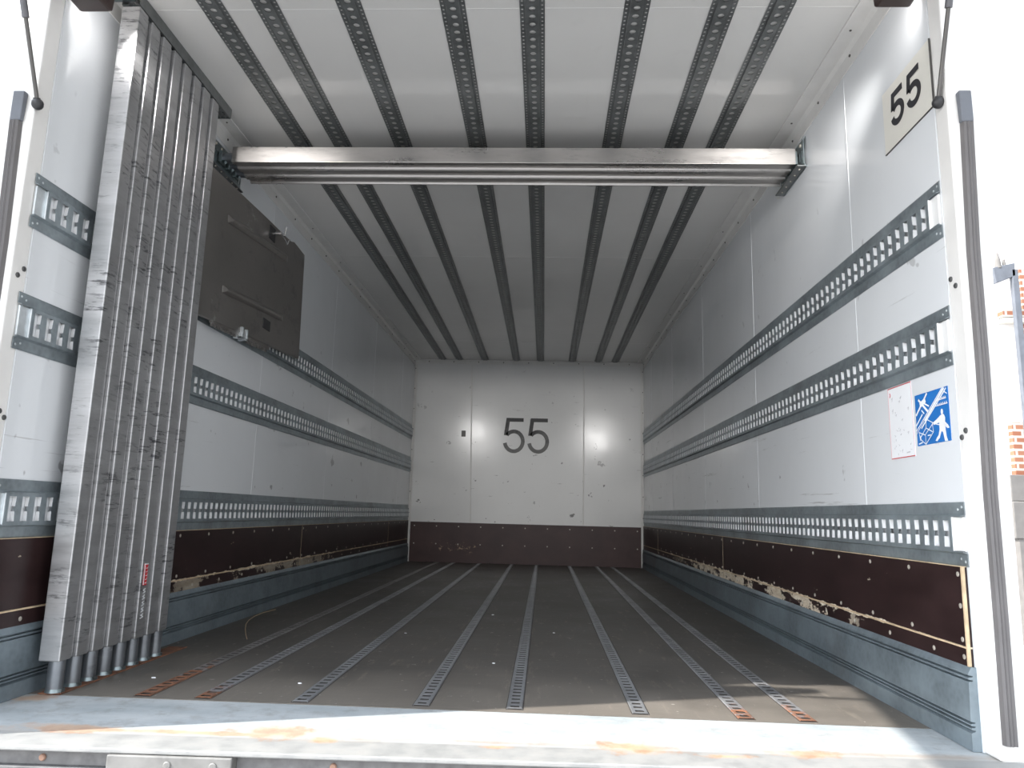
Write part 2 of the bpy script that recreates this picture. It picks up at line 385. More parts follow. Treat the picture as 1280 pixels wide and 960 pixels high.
tn = [0]
def trim(mb, m, **kw):
    tn[0] += 1
    return struct(mb.build('trim_%d' % tn[0], m, **kw))
def screwhead(name, c, n, r, m, parent, h=.002):
    c = Vector(c); n = Vector(n).normalized(); s = MB(); s.cyl(c, c+n*h*.6, r, 12, caps=False); s.cyl(c+n*h*.6, c+n*h, r, 12, r*.75)
    s.cyl(c+n*h, c+n*(h+.0004), r*.35, 6)
    return s.build(name, m, parent)
# ceiling / wall cove trims, with screws as children
for sd in (-1, 1):
    s = MB()
    t_ = .003
    s.box(*sorted((sd*HW, sd*(HW-.066))), .0, L, H-t_, H)
    s.box(*sorted((sd*HW, sd*(HW-t_))), .0, L, H-.066, H-t_)
    s.extrude([(0, 0), (.012, 0), (0, -.012)], lambda u, v, t: (sd*(HW-t_-u), t, H-t_+v), 0, L)
    s.cyl((sd*(HW-.066), 0, H-.002), (sd*(HW-.066), L, H-.002), .003, 8)
    o = trim(s, M['trim'], org=(sd*HW, 3, H))
    for i in range(19):
        screwhead('screw', (sd*(HW-t_), .49+.3*i, H-.03), (-sd, 0, 0), .005, M['screwdark'], o, .004)
        if i % 2 == 0: screwhead('screw', (sd*(HW-.04), .39+.3*i, H-t_), (0, 0, -1), .004, M['screwdark'], o, .003)
# back wall trims
o = trim(MB().box(-HW, HW, L-.004, L, H-.045, H).box(-HW, HW, L-.03, L, H-.006, H), M['trim'], org=(0, L, H))
for i in range(9): screwhead('screw', (-1.08+.27*i, L-.004, H-.02), (0, -1, 0), .006, M['screwdark'], o, .003)
for sd in (-1, 1):
    s = MB(); s.box(*sorted((sd*HW, sd*(HW-.02))), L-.02, L, 0.03, H-.05); s.box(*sorted((sd*HW, sd*(HW-.03))), L-.004, L, .03, H-.05)
    o = trim(s, M['trim'], org=(sd*HW, L, 0), bevel=.006)
    for i in range(8): screwhead('screw', (sd*(HW-.01), L-.02, .5+.22*i), (0, -1, 0), .005, M['screwdark'], o, .003)
# panel seams
for x, x2 in ((-.615, -.575), (.596, .604)):
    trim(MB().extrude([(-.006, 0), (.007, 0), (.005, -.005), (-.005, -.005)], lambda u, v, t: (x+(x2-x)*(H-t)/1.7+u, L+v, t), .41, H-.045), M['trim'], org=(x, L, 1))
for sd, ys in ((1, (.565, 1.77, 2.97, 4.17, 5.37)), (-1, (.5, 1.7, 2.9, 4.1, 5.3))):
    for y in ys: trim(MB().extrude([(-.0035, 0), (.0035, 0), (.002, .0012), (-.002, .0012)], lambda u, v, t: (sd*(HW-v), y+u, t), .19, H-.068), M['wall'], org=(sd*HW, y, 1))
for y in (.277, 2.66, 5.05): trim(MB().extrude([(-.003, 0), (.003, 0), (.002, -.001), (-.002, -.001)], lambda u, v, t: (t, y+u, H+v), -HW+.07, HW-.07), M['ceil'], org=(0, y, H))

# rear frame posts, header, canopy flap
for sd, nm in ((-1, 'left'), (1, 'right')):
    s = MB()
    bot = [(sd*1.232, -.06, -.0), (sd*1.305, -.06, 0), (sd*1.305, 0, 0), (sd*1.232, 0, 0)]
    top = [(sd*1.232, -.06, 2.3), (sd*1.318, -.06, 2.3), (sd*1.318, 0, 2.3), (sd*1.232, 0, 2.3)]
    if sd < 0: bot = bot[::-1]; top = top[::-1]
    s.hexa(bot, top)
    s.box(*sorted((sd*1.236, sd*1.30)), -.06, 0, -.9, 0)
    t = thing('rear_frame_post', 'white painted steel %s post of the rear door frame' % nm, 'door frame', (sd*1.26, -.03, 0)); t['kind'] = 'structure'
    del t['category']; s.build('post', M['whitedirty'], t, bevel=.004)
    for (y, z) in ((-.014, 1.143), (-.034, 1.12), (-.009, .736), (-.028, .751), (-.02, .35), (-.02, 1.52)):
        if z in (.35, 1.52): continue
        screwhead('bolt', (sd*1.232, y, z), (-sd, 0, 0), .0072, M['postbolt'], t, .004)
struct(MB().box(-1.32, 1.32, -.07, 0, 2.0, 2.32).build('rear_header', M['whitedirty'], org=(0, 0, 2.1), bevel=.004), 'white header beam across the top of the door opening')
fl = thing('canopy_flap', 'white top-hinged rear flap held open above the door opening', 'door flap', (0, -.07, 2.3))
fl['kind'] = 'structure'; del fl['category']
s = MB(); ya, yb, za, zb = -.07, -1.5, 2.30, 2.06
s.hexa([(-1.3, yb, zb), (1.3, yb, zb), (1.3, ya, za), (-1.3, ya, za)], [(-1.3, yb, zb+.04), (1.3, yb, zb+.04), (1.3, ya, za+.04), (-1.3, ya, za+.04)])
s.build('flap_panel', M['white'], fl, bevel=.005)
t = thing('sill_shade_panel', 'white panel added out of view on the left outside the body to shade the sill', 'door', (-1.40, -.24, 0)); t['kind'] = 'structure'; del t['category']
MB().box(-2.6, -1.385, -.275, -.215, .02, 2.25).build('shade_panel', M['white'], t, bevel=.004)  # out-of-view panel added to cast the left shadow edge on the sill
# rubber seals
for sd, nm in ((1, 'right'), (-1, 'left')):
    t = thing('rubber_seal', 'long grey rubber door seal running down the %s white frame post' % nm, 'seal', (sd*1.26, -.06, .03))
    s = MB()
    zs = [0.035, .3, .6, .9, 1.2, 1.5, 1.55]; xs = [1.238, 1.2405, 1.2425, 1.2465, 1.2505, 1.2565, 1.258]
    prof = [(0, 0), (.004, -.012), (.010, -.015), (.014, -.012), (.018, -.015), (.024, -.012), (.030, -.015), (.033, 0)]
    rings = []
    for z, x in zip(zs, xs):
        wob = .0015*sin(z*9); rings.append([(sd*(x+u*.9+wob), -.06+v, z) for u, v in prof])
    n = len(prof); vs = [p for r_ in rings for p in r_]; fs = []
    for j in range(len(rings)-1):
        for i in range(n): fs.append((j*n+i, j*n+(i+1) % n, (j+1)*n+(i+1) % n, (j+1)*n+i))
    fs += [tuple(range(n)), tuple(range(len(vs)-n, len(vs)))]
    s.add(vs, fs); s.build('strip', M['rubber'], t)
    s = MB(); s.hexa([(sd*1.257, -.074, 1.55), (sd*1.289, -.074, 1.55), (sd*1.289, -.06, 1.55), (sd*1.257, -.06, 1.55)], [(sd*1.254, -.078, 1.635), (sd*1.286, -.078, 1.635), (sd*1.286, -.06, 1.635), (sd*1.254, -.06, 1.635)])
    tag(s.build('seal_end', mat_plain('seal_end_'+nm, (.13, .14, .16), .6), t, bevel=.003), 'bluish grey end piece')

# ------------------------------------------------------------------ kick rails (skirting) and plywood boards
for sd, nm, lab in ((-1, 'left', 'blue-grey metal kick rail with ribs along the foot of the left wall'), (1, 'right', 'blue-grey metal kick rail with ribs along the foot of the right wall')):
    pr = [(0, 0), (.022, 0), (.022, .040)]
    for z in (.044, .053, .062): pr += [(.012, z), (.012, z+.003), (.022, z+.0045), (.022, z+.0075)]
    pr += [(.020, .155)]
    for z in (.156, .166): pr += [(.010, z), (.010, z+.003), (.020, z+.0045), (.020, z+.0085)]
    pr += [(.012, .188), (0, .188)]
    s = MB(); s.extrude(pr, lambda u, v, t: (sd*(HW-u), t, v), .005 if sd > 0 else -.02, L-.02)
    o = s.build('baseboard_'+nm, M['skirt'], org=(sd*HW, 3, 0)); struct(o, lab)
    # plywood boards
    js = [.012 if sd > 0 else -.02, 2.483, 4.94, L-.03]
    names = ['nearest', 'middle', 'farthest']
    for b in range(3):
        y0, y1 = js[b]+(.002 if b else 0), js[b+1]-.002
        t = thing('plywood_kick_board', 'dark brown plywood kick board on the %s wall, %s of three' % (nm, names[b]), 'kick board', (sd*HW, y0, .188), 'brown plywood boards on the side walls')
        s = MB(); s.extrude([(.0008, .188), (.012, .188), (.012, .228), (.010, .228), (.010, .234), (.012, .234), (.012, .42), (.0008, .42)], lambda u, v, tt: (sd*(HW-u), tt, v), y0, y1)
        s.build('board', M['ply'], t)
        tag(MB().box(*sorted((sd*(HW-.010), sd*(HW-.0135))), y0, y1, .2285, .2325).box(*sorted((sd*(HW-.001), sd*(HW-.0125))), y0, y1, .42, .4215).build('wood_edge', M['wood'], t), 'bare pale wood edge')
        if b == 0: tag(MB().box(*sorted((sd*(HW-.0065), sd*(HW-.0138))), y0-.0012, y0+.005, .1885, .4205).build('end_edge', M['wood'], t), 'bare pale wood end')
        if b < 2: tag(MB().box(*sorted((sd*(HW-.001), sd*(HW-.0125))), y1+.0002, y1+.0038, .188, .42).build('joint_filler', M['wood'], t), 'pale joint line')
        y = js[b]+.02
        while y < y1-.02:
            for z in ((.402, .248) if b < 2 else (.402,)):
                screwhead('screw', (sd*(HW-.012), y, z), (-sd, 0, 0), .0062, M['screw'], t)
            if y+.15 < y1 and b < 2: screwhead('screw', (sd*(HW-.012), y+.14, .205), (-sd, 0, 0), .0062, M['screw'], t)
            y += .25
        if b == 0:
            for z in (.327, .208): screwhead('screw', (sd*(HW-.012), y0+.018, z), (-sd, 0, 0), .0062, M['screw'], t)
# back wall board
t = thing('plywood_kick_board', 'wide dark brown plywood kick board across the foot of the back wall', 'kick board', (0, L, 0))
MB().box(-HW+.031, HW-.031, L-.014, L-.001, .001, .408).build('board', M['plyback'], t)
for i in range(11):
    for z in (.368, .188): screwhead('screw', (-1.155+.2315*i, L-.014, z), (0, -1, 0), .0065, M['screw'], t)

# ------------------------------------------------------------------ wall lashing rails
def slot_hole(yc, zc, w, h, b, dirn):
    x0, x1 = yc-w/2, yc+w/2; pts = [(x0, zc-h/2), (x1, zc-h/2)]
    pts += [(x1-b*cos(a)*1.1, zc+b*sin(a)) for a in [radians(q) for q in (-80, -45, 0, 45, 80)]]
    pts += [(x1, zc+h/2), (x0, zc+h/2)]
    return pts
def wall_rail(sd, z0, y0, y1, label):
    t = thing('lashing_rail', label, 'lashing rail', (sd*HW, y0, z0), 'slotted lashing rails on the side walls')
    h = .156
    fn = lambda u, v, tt: (sd*(HW-u), tt, z0+v)
    s = MB(); s.sheet([(.0012, 0), (.0025, .004), (.0025, .031), (.013, .035)], fn, y0, y1); s.build('lower_flange', M['galv'], t, solid=.002)
    s = MB(); s.sheet([(.013, h-.035), (.0025, h-.031), (.0025, h-.004), (.0012, h)], fn, y0, y1); s.build('upper_flange', M['galv'], t, solid=.002)
    s = MB(); yb = y0+.045; v0, v1 = .035, h-.035; P = .05
    n = int((y1-yb)/P)
    for i in range(n):
        a = yb-.0+i*P; c = a+.5*P - .0
        zc = h/2
        s.holecell((a, a+P, v0, v1), (c-.006, zc), slot_hole(c, zc, .028, .066, .0070, 1), lambda u, v: (sd*(HW-.013), u, z0+v))
        s.cur = 1; yl = c+.014     # turned-in lips on the far side of every slot
        for za, zb in ((zc-.033, zc-.0068), (zc+.0068, zc+.033)): s.add([(sd*(HW-.0125), yl, z0+za), (sd*(HW-.001), yl+.0015, z0+za), (sd*(HW-.001), yl+.0015, z0+zb), (sd*(HW-.0125), yl, z0+zb)], [(0, 1, 2, 3)])
        s.cur = 0
    s.build('slotted_web', [M['galv'], M['lip']], t, solid=.0016)
    s = MB(); s.box(*sorted((sd*HW, sd*(HW-.0065))), y0+.004, yb-.001, z0+.036, z0+h-.036)
    s.box(*sorted((sd*HW, sd*(HW-.013))), yb-.004, yb, z0+.036, z0+h-.036)
    tag(s.build('end_cap', M['galvcap'] if sd < 0 else M['white'], t, bevel=.002), 'pale plain end cap')
    for (yy, zz) in ((.01, .012), (.028, .018), (.01, h-.012), (.028, h-.018)):
        screwhead('rivet', (sd*(HW-.003), y0+yy, z0+zz), (-sd, 0, 0), .0035, M['galvcap'], t, .0015)
    return t
for sd, nm in ((1, 'right'), (-1, 'left')):
    for z0, pos in ((1.264, 'highest'), (.922, 'middle'), (.421, 'lowest')):
        wall_rail(sd, z0, -.001 if sd > 0 else -.022, L-.03, 'galvanised slotted lashing rail on the %s wall, the %s of three' % (nm, pos))

# ------------------------------------------------------------------ ceiling rails
XS = [-.925, -.743, -.467, -.129, .129, .467, .743, .925]
ORD = ['leftmost', 'second from left', 'third from left', 'fourth from left', 'fourth from right', 'third from right', 'second from right', 'rightmost']
def ceil_rail_proto(x):
    t = thing('ceiling_rail', 'dark galvanised perforated ceiling rail, the %s of eight' % ORD[0], 'ceiling rail', (x, 0, H), 'perforated rails along the ceiling')
    P = .04; n = int((L-.02)/P); dz = .007
    s = MB()
    for i in range(n):
        y = .008+i*P; c = (x, y+P/2)
        s.holecell((x-.0215, x+.0215, y, y+P), c, [(x+.011*cos(a), y+P/2+.011*sin(a)) for a in [radians(q*36+10) for q in range(10)]], lambda u, v: (u, v, H-dz))
    fn = lambda u, v, tt: (x+u, tt, H+v)
    s.sheet([(-.0245, -.003), (-.0225, -dz-.001), (-.0215, -dz)], fn, .008, .008+n*P); s.sheet([(.0215, -dz), (.0225, -dz-.001), (.0245, -.003)], fn, .008, .008+n*P)
    s.build('channel_web', M['galvceil'], t, solid=.0015)
    for sg in (-1, 1):
        s = MB()
        a, b = sorted((x+sg*.0245, x+sg*.041))
        for i in range(2*n):
            y = .008+i*P/2; c = ((a+b)/2, y+P/4)
            s.holecell((a, b, y, y+P/2), c, [(c[0]+.0042*cos(q), c[1]+.0042*sin(q)) for q in [radians(w_*60+15) for w_ in range(6)]], lambda u, v: (u, v, H-.0018))
        s.build('perforated_flange', M['galvceil'], t, solid=.001)
    return t
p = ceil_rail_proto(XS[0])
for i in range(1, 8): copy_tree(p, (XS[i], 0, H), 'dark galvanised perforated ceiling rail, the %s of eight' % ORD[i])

# ------------------------------------------------------------------ floor rails
FX = [-.897, -.727, -.457, -.127, .127, .465, .742, .903]
def floor_rail(x, y0, m, label):
    t = thing('floor_rail', label, 'floor rail', (x, y0, 0), 'slotted rails let into the floor')
    MB().box(x-.024, x+.024, y0, L-.02, -.004, .0008).build('rail_bed', M['groove'], t)
    s = MB(); P = .04; n = int((L-.03-y0)/P)
    for i in range(n):
        y = y0+.004+i*P; c = (x, y+P/2)
        w2, h2 = .0125, .010
        s.holecell((x-.0195, x+.0195, y, y+P), c, [(x-w2, c[1]-h2+.003), (x-w2+.003, c[1]-h2), (x+w2-.003, c[1]-h2), (x+w2, c[1]-h2+.003), (x+w2, c[1]+h2-.003), (x+w2-.003, c[1]+h2), (x-w2+.003, c[1]+h2), (x-w2, c[1]+h2-.003)], lambda u, v: (u, v, .0032))
    s.sheet([(-.0215, .001), (-.0195, .0032)], lambda u, v, tt: (x+u, tt, v), y0+.004, y0+.004+n*P); s.sheet([(.0195, .0032), (.0215, .001)], lambda u, v, tt: (x+u, tt, v), y0+.004, y0+.004+n*P)
    s.build('slotted_strip', m, t, solid=.0012)
mats = ['floorrail_rust', 'floorrail_rust2', 'floorrail', 'floorrail', 'floorrail', 'floorrail', 'floorrail_rust2', 'floorrail_rust2']
for i, x in enumerate(FX):
    floor_rail(x, .213+(.01 if i in (3, 4, 5) else 0), M[mats[i]], 'slotted metal floor rail, the %s of eight%s' % (ORD[i], ' with an orange rusty front end' if i in (0, 1, 6, 7) else ''))
t = thing('floor_track', 'rusty orange floor track under the row of upright aluminium bars', 'floor track', (-1.15, .5, 0))
MB().box(-1.182, -1.118, .2, .93, -.004, .0022).build('track_plate', M['track_rust'], t)
MB().box(-1.119, -1.116, .2, .93, -.003, .004).build('track_lip', M['track_rust'], t)
# small debris on the floor
for i, (x, y, r_) in enumerate(((-.977, .428, .008), (-.526, .426, .007), (-.058, 2.076, .008), (.03, .83, .006), (.25, 1.55, .006), (-.388, 1.408, .006), (.46, .75, .006))):
    s = MB(); s.ball((x, y, .0022), r_, 8, (1, .6, .3)); tag(s.build('paper_scrap', M['stick'], org=(x, y, 0)), 'tiny white scrap lying on the dark floor', 'scrap', 'tiny white scraps on the dark floor')
s = MB()
P_ = [(-.97, 1.13, .003), (-1.02, 1.24, .005), (-1.07, 1.36, .007), (-1.115, 1.48, .007), (-1.15, 1.6, .006), (-1.175, 1.73, .005), (-1.185, 1.87, .004), (-1.17, 2.0, .003)]
s.tube(P_, .0016, 6); tag(s.build('plastic_strap', M['wood'], org=(-1.1, 1.5, 0)), 'thin curled tan strap lying on the floor near the left wall', 'strap')

# ------------------------------------------------------------------ upright load bars
ZB, ZT = .088, 2.089
def bar_profile():   # u = toward the room (+X), v = depth into the box (+Y)
    return [(0, .0), (.060, 0), (.060, .052), (.050, .056), (.050, .074), (.010, .074), (.010, .056), (0, .052)]
def make_bar():
    x, y = -1.182, .184
    t = thing('load_bar', '', 'load bar', (x, y, 0), 'upright aluminium load bars stored by the left wall')
    MB().extrude(bar_profile(), lambda u, v, tt: (x+u, y+v, tt), ZB, ZT).build('bar_body', M['bar'], t, bevel=.003)
    cx, cy = x+.032, y+.036
    MB().cyl((cx, cy, .012), (cx, cy, ZB+.002), .0215, 20).build('foot_tube', M['tube'], t)
    MB().cyl((cx, cy, .0022), (cx, cy, .014), .0235, 20, .0205).box(cx-.012, cx+.026, cy-.008, cy+.008, .0022, .012).build('foot_hook', M['zinc'], t)
    MB().cyl((cx, cy, ZT-.002), (cx, cy, H-.034), .018, 16).build('top_tube', M['tube'], t)
    return t
PW = .0762
places = ['front', 'second', 'third', 'fourth', 'fifth', 'sixth', 'seventh', 'rearmost']
bar0 = make_bar()
for i in range(8):
    lb = 'upright scuffed aluminium load bar, the %s of eight by the left wall' % places[i]
    if i == 0: lb = 'upright scuffed aluminium load bar nearest the door, its broad front face showing'
    if i == 5: lb = 'upright aluminium load bar with a small red and white sticker low down'
    if i == 0: bar0['label'] = lb; b = bar0
    else: b = copy_tree(bar0, (-1.182, .184+PW*i, 0), lb)
    if i == 5:
        yy = .184+PW*5; X0 = -1.1218
        k = bpy.data.objects
        s = MB(); b['_o'] = (-1.182, yy, 0)
        s.box(X0-.002, X0+.0008, yy+.012, yy+.036, .255, .325); e = s.build('sticker', M['red'], b); tag(e, 'small red sticker')
        s = MB()
        s.box(X0+.0008, X0+.0014, yy+.013, yy+.017, .257, .322); s.box(X0+.0008, X0+.0014, yy+.012, yy+.036, .322, .326)
        for q in range(5): s.ribbon([(yy+.021, .262+q*.012), (yy+.033, .262+q*.012), (yy+.033, .268+q*.012)], .0018, lambda u, v: (X0+.0014, u, v))
        s.build('sticker_print', M['stick'], e)
        s = MB()
        for q in range(5):
            z = .150+q*.02
            s.ribbon([(yy+.016, z), (yy+.032, z+.004), (yy+.018, z+.010), (yy+.032, z+.014)], .0032, lambda u, v: (X0+.0014, u, v))
        tag(s.build('marker_writing', M['stick'], b, solid=.0006), 'white handwritten marks')
# ceiling track above the bars
t = thing('ceiling_track', 'dark perforated ceiling track above the row of upright bars', 'ceiling track', (-1.158, .5, H))
s = MB(); P = .02; TZ = H-.042; TX = -1.158
for i in range(35):
    y = .192+i*P
    for dx in (-.018, .018):
        c = (TX+dx, y+P/2)
        s.holecell((min(TX+dx*.5, TX+dx*1.5), max(TX+dx*.5, TX+dx*1.5), y, y+P), c, [(c[0]+.0035*cos(q), c[1]+.0035*sin(q)) for q in [radians(w_*60) for w_ in range(6)]], lambda u, v: (u, v, TZ))
fn = lambda u, v, tt: (TX+u, tt, v)
s.sheet([(-.030, H-.001), (-.030, TZ), (-.027, TZ)], fn, .192, .892); s.sheet([(.027, TZ), (.030, TZ), (.030, H-.001)], fn, .192, .892); s.sheet([(-.009, TZ), (-.008, TZ+.008), (.008, TZ+.008), (.009, TZ)], fn, .192, .892)
s.add([(TX-.03, .892, TZ), (TX+.03, .892, TZ), (TX+.03, .892, H-.001), (TX-.03, .892, H-.001)], [(0, 1, 2, 3)])
s.build('track_channel', M['galvceil'], t, solid=.0015)
MB().box(-1.222, -1.15, .17, .20, H-.026, H-.004).build('track_bracket', M['zinc'], t)

# ------------------------------------------------------------------ cross beams and brackets
Z0, Z1 = 1.953, 2.022
BX0, BX1 = -1.150, 1.198
def make_beam():
    y = .980
    t = thing('cross_beam', '', 'load beam', (0, y, Z0), 'aluminium beams lying across below the ceiling')
    prof = [(0, 0), (.027, 0), (.031, .009), (.060, .009), (.063, .0), (.0705, .0), (.0705, .056), (.034, .069), (0, .069)]
    MB().extrude(prof, lambda u, v, tt: (tt, y+u, Z0+v), BX0, BX1).build('beam_body', M['beam'], t, bevel=.002)
    cy, cz = y+.034, Z0+.034
    MB().cyl((BX0-.05, cy, cz), (BX0+.002, cy, cz), .0205, 18).build('end_tube', M['tube'], t)
    s = MB(); s.box(BX0-.062, BX0-.048, cy-.024, cy+.020, cz-.026, cz+.026); s.cyl((BX0-.062, cy, cz-.008), (BX0-.03, cy-.02, cz-.03), .006, 8); s.build('end_hook', M['zinc'], t, bevel=.003)
    MB().box(BX1-.001, BX1+.010, cy-.024, cy+.020, cz-.028, cz+.028).build('end_plate', M['zinc'], t, bevel=.002)
    tag(MB().box(-.99, -.91, y+.045, y+.050, Z0+.0065, Z0+.0095).build('slot_highlight', M['chrome'], t), 'bright strip standing in for a highlight at a slot')  # highlight through a slot, modelled as a thin strip of bright metal
    return t
b0 = make_beam(); b0['label'] = 'aluminium cross beam nearest the door, its bright front face showing'
copy_tree(b0, (0, .980+.0725, Z0), 'aluminium cross beam between the other two cross beams')
copy_tree(b0, (0, .980+.145, Z0), 'aluminium cross beam farthest from the door of the three')
for sd, nm in ((-1, 'left'), (1, 'right')):
    t = thing('beam_bracket', 'zinc slotted wall bracket holding the %s ends of the cross beams' % nm, 'bracket', (sd*HW, 1.1, 1.93))
    y0, y1 = (.88, 1.235) if sd < 0 else (.945, 1.235)
    fn = lambda u, v: (sd*(HW-.012), u, v)
    s = MB(); n = int((y1-y0)/.025)
    for i in range(n):
        a = y0+i*(y1-y0)/n; b_ = y0+(i+1)*(y1-y0)/n; c = ((a+b_)/2, 1.985)
        s.holecell((a, b_, 1.94, 2.045), c, [(c[0]-.006, 1.965), (c[0]+.006, 1.965), (c[0]+.006, 2.005), (c[0]-.006, 2.005)], fn)
    s.sheet([(.002, -.012), (.012, 0)], lambda u, v, tt: (sd*(HW-u), tt, 1.94+v), y0, y1); s.sheet([(.012, .105), (.002, .117)], lambda u, v, tt: (sd*(HW-u), tt, 1.94+v), y0, y1)
    s.build('slotted_plate', M['zinc'], t, solid=.003)
    s = MB(); s.box(*sorted((sd*(HW-.005), sd*(HW-.040 if sd > 0 else HW-.03))), y0, y1, 1.928, 1.934)
    s.build('support_ledge', M['galvceil'], t, bevel=.002)
    for i in range(6):
        screwhead('bolt', (sd*(HW-.012), y0+.03+i*.055, 2.03), (-sd, 0, 0), .007, M['screw'], t, .006)
        screwhead('bolt', (sd*(HW-.022), y0+.03+i*.055, 1.928), (0, 0, -1), .0035, M['screw'], t, .003)

# ------------------------------------------------------------------ dark stowed steel panel on left wall
t = thing('stowed_panel', 'dark grey steel panel with two raised ribs stowed on the left wall', 'metal panel', (-1.2, 1.5, 1.27))
XF = -1.18
out = [(.84, 1.262), (2.09, 1.335), (2.06, 1.928), (1.88, 1.937), (1.83, 1.922), (1.50, 1.912), (.88, 1.885)]
s = MB(); s.extrude(out, lambda u, v, tt: (tt, u, v), XF-.018, XF); s.build('panel_sheet', M['plate'], t, bevel=.002)
def rib(y0, z0, y1, z1, nm):
    s = MB(); h = .020; d = .016
    a = Vector((y0, z0)); b = Vector((y1, z1)); e = (b-a).normalized(); nv = Vector((-e.y, e.x))
    base = [a-nv*h, b-nv*h, b+nv*h, a+nv*h]; tp = [a+e*.03-nv*h*.3, b-e*.05-nv*h*.3, b-e*.05+nv*h*.25, a+e*.03+nv*h*.25]
    s.hexa([(XF, p.x, p.y) for p in base], [(XF+d, p.x, p.y) for p in tp]); return s.build('pressed_rib', M['plate'], t, bevel=.005)
rib(1.06, 1.735, 1.80, 1.812, '1'); rib(1.07, 1.425, 1.80, 1.490, '2')
s = MB(); s.box(XF-.001, XF+.004, 1.525, 1.60, 1.825, 1.895); hb = s.build('catch_plate', M['black'], t, bevel=.002); tag(hb, 'black catch plate')
s = MB(); s.cyl((XF+.004, 1.57, 1.865), (XF+.045, 1.57, 1.865), .008, 10); s.tube([(XF+.030, 1.57, 1.865), (XF+.050, 1.60, 1.865), (XF+.055, 1.60, 1.91)], .0045, 8)
s.tube([(XF+.045, 1.57, 1.865), (XF+.055, 1.63, 1.83), (XF+.05, 1.67, 1.87)], .0035, 8); s.build('catch_pin', M['chrome'], hb)
tag(MB().box(XF-.001, XF+.004, 1.54, 1.63, 1.375, 1.425).build('catch_plate', M['black'], t, bevel=.002), 'black square catch plate')
MB().box(XF-.03, XF+.012, 1.29, 1.305, 1.262, 1.315).box(XF-.03, XF+.012, 1.34, 1.355, 1.262, 1.315).box(XF-.01, XF+.012, 1.29, 1.355, 1.262, 1.272).build('rail_hook', M['galvcap'], t, bevel=.002)
s = MB(); s.hexa([(XF-.0115, 1.01, 1.262), (XF-.0045, 1.01, 1.262), (XF-.0045, 1.66, 1.290), (XF-.0115, 1.66, 1.290)], [(XF-.0115, 1.01, 1.282), (XF-.0045, 1.01, 1.282), (XF-.0045, 1.66, 1.308), (XF-.0115, 1.66, 1.308)])
for i in range(16): s.box(XF-.012, XF-.004, 1.02+i*.033+(.1 if i > 7 else 0), 1.034+i*.033+(.1 if i > 7 else 0), 1.250+i*.0015, 1.275+i*.0018)
s.build('toothed_edge', M['plate'], t)

# ------------------------------------------------------------------ gas struts and lamps
for sd, nm, A, B in ((-1, 'left', (-1.222, -.064, 1.602), (-1.222, -.152, 1.803)), (1, 'right', (1.222, -.036, 1.624), (1.222, -.118, 1.843))):
    A = Vector(A); B = Vector(B); d = (B-A).normalized()
    t = thing('gas_strut', 'grey gas strut with dark ball joint at the top of the %s door post' % nm, 'gas strut', A)
    MB().cyl(A, B, .0055, 12).build('rod', M['rod'], t)
    e = B+d*.42
    MB().cyl(B, e, .0092, 16).build('cylinder', M['strut'], t, bevel=.001)
    s = MB(); s.ball(A, .0155, 14, (1, 1, 1.05)); s.cyl(A-d*.006, A+d*.016, .009, 12); s.cyl(A, A+Vector((sd*.012, 0, 0)), .007, 12); s.build('ball_joint', M['black'], t)
for sd, nm in ((-1, 'left'), (1, 'right')):
    t = thing('work_lamp', 'dark work lamp under the door header at the top %s of the picture' % nm, 'lamp', (sd*1.142, -.04, 2.0))
    MB().hexa([(sd*1.142-.046, -.07, 1.938), (sd*1.142+.046, -.07, 1.938), (sd*1.142+.05, .012, 1.938), (sd*1.142-.05, .012, 1.938)],
              [(sd*1.142-.054, -.08, 1.988), (sd*1.142+.054, -.08, 1.988), (sd*1.142+.054, .012, 1.988), (sd*1.142-.054, .012, 1.988)]).build('housing', M['lampcase'], t, bevel=.008)
    MB().box(sd*1.142-.015, sd*1.142+.015, -.06, -.03, 1.98, 2.0).build('mount', M['lampcase'], t)
    MB().box(sd*1.142-.045, sd*1.142+.045, .008, .0135, 1.948, 1.980).build('lens', M['lens'], t)
    ld = bpy.data.lights.new('work_lamp_light', 'SPOT'); lo = bpy.data.objects.new('work_lamp_light', ld); COL.objects.link(lo)
    ld.energy = SPOT; ld.spot_size = radians(52); ld.spot_blend = 1.0; ld.shadow_soft_size = .035; ld.color = (1, .98, .96)
    lo.location = (sd*1.142 if sd > 0 else -1.112, .02, 1.952); lo.rotation_euler = Vector((-sd*.15, 1, -.20)).to_track_quat('-Z', 'Y').to_euler()

# ------------------------------------------------------------------ numbers, plate and stickers
def five(s, x0, z0, wd, ht, sw, fn, slant=0.0):
    def q(u, v): return fn(x0+u*wd+slant*v*ht, z0+v*ht)
    k_ = sw/wd/2; kv = sw/ht/2
    top = [(.93, 1-kv), (.22, 1-kv), (.075+k_*.6, .50)]
    s.ribbon([(a*wd, b*ht) for a, b in top], sw, lambda u, v: q(u/wd, v/ht))
    cx, cy, rx, ry = .50, .335, .5-k_, .335-kv
    pts = []
    for i in range(27):
        a = radians(142-(142+170)*i/26) ; pts.append(((cx+rx*cos(a))*wd, (cy+ry*sin(a))*ht))
    s.ribbon(pts, sw, lambda u, v: q(u/wd, v/ht))
o = MB(); fb = lambda u, v: (u, L-.002, v)
t = thing('wall_number', 'large worn black number 55 on the white back wall', 'number', (0, L, 1.33))
for x0 in (-.255, .003): 
    s = MB(); five(s, x0, 1.146, .232, .375, .040, fb); s.build('digit_five', M['numback'], t, solid=.0012)
t = thing('number_plate', 'cream plate with black number 55 high on the right wall', 'sign', (HW, .14, 1.73))
MB().box(HW-.003, HW, -.004, .281, 1.635, 1.834).build('plate', M['cream'], t, bevel=.0008)
fp = lambda u, v: (HW-.0042, .14-u, v)
for x0 in (-.090, .008):
    s = MB(); five(s, x0, 1.690, .082, .112, .019, fp); s.build('digit_five', M['num'], t, solid=.0008)
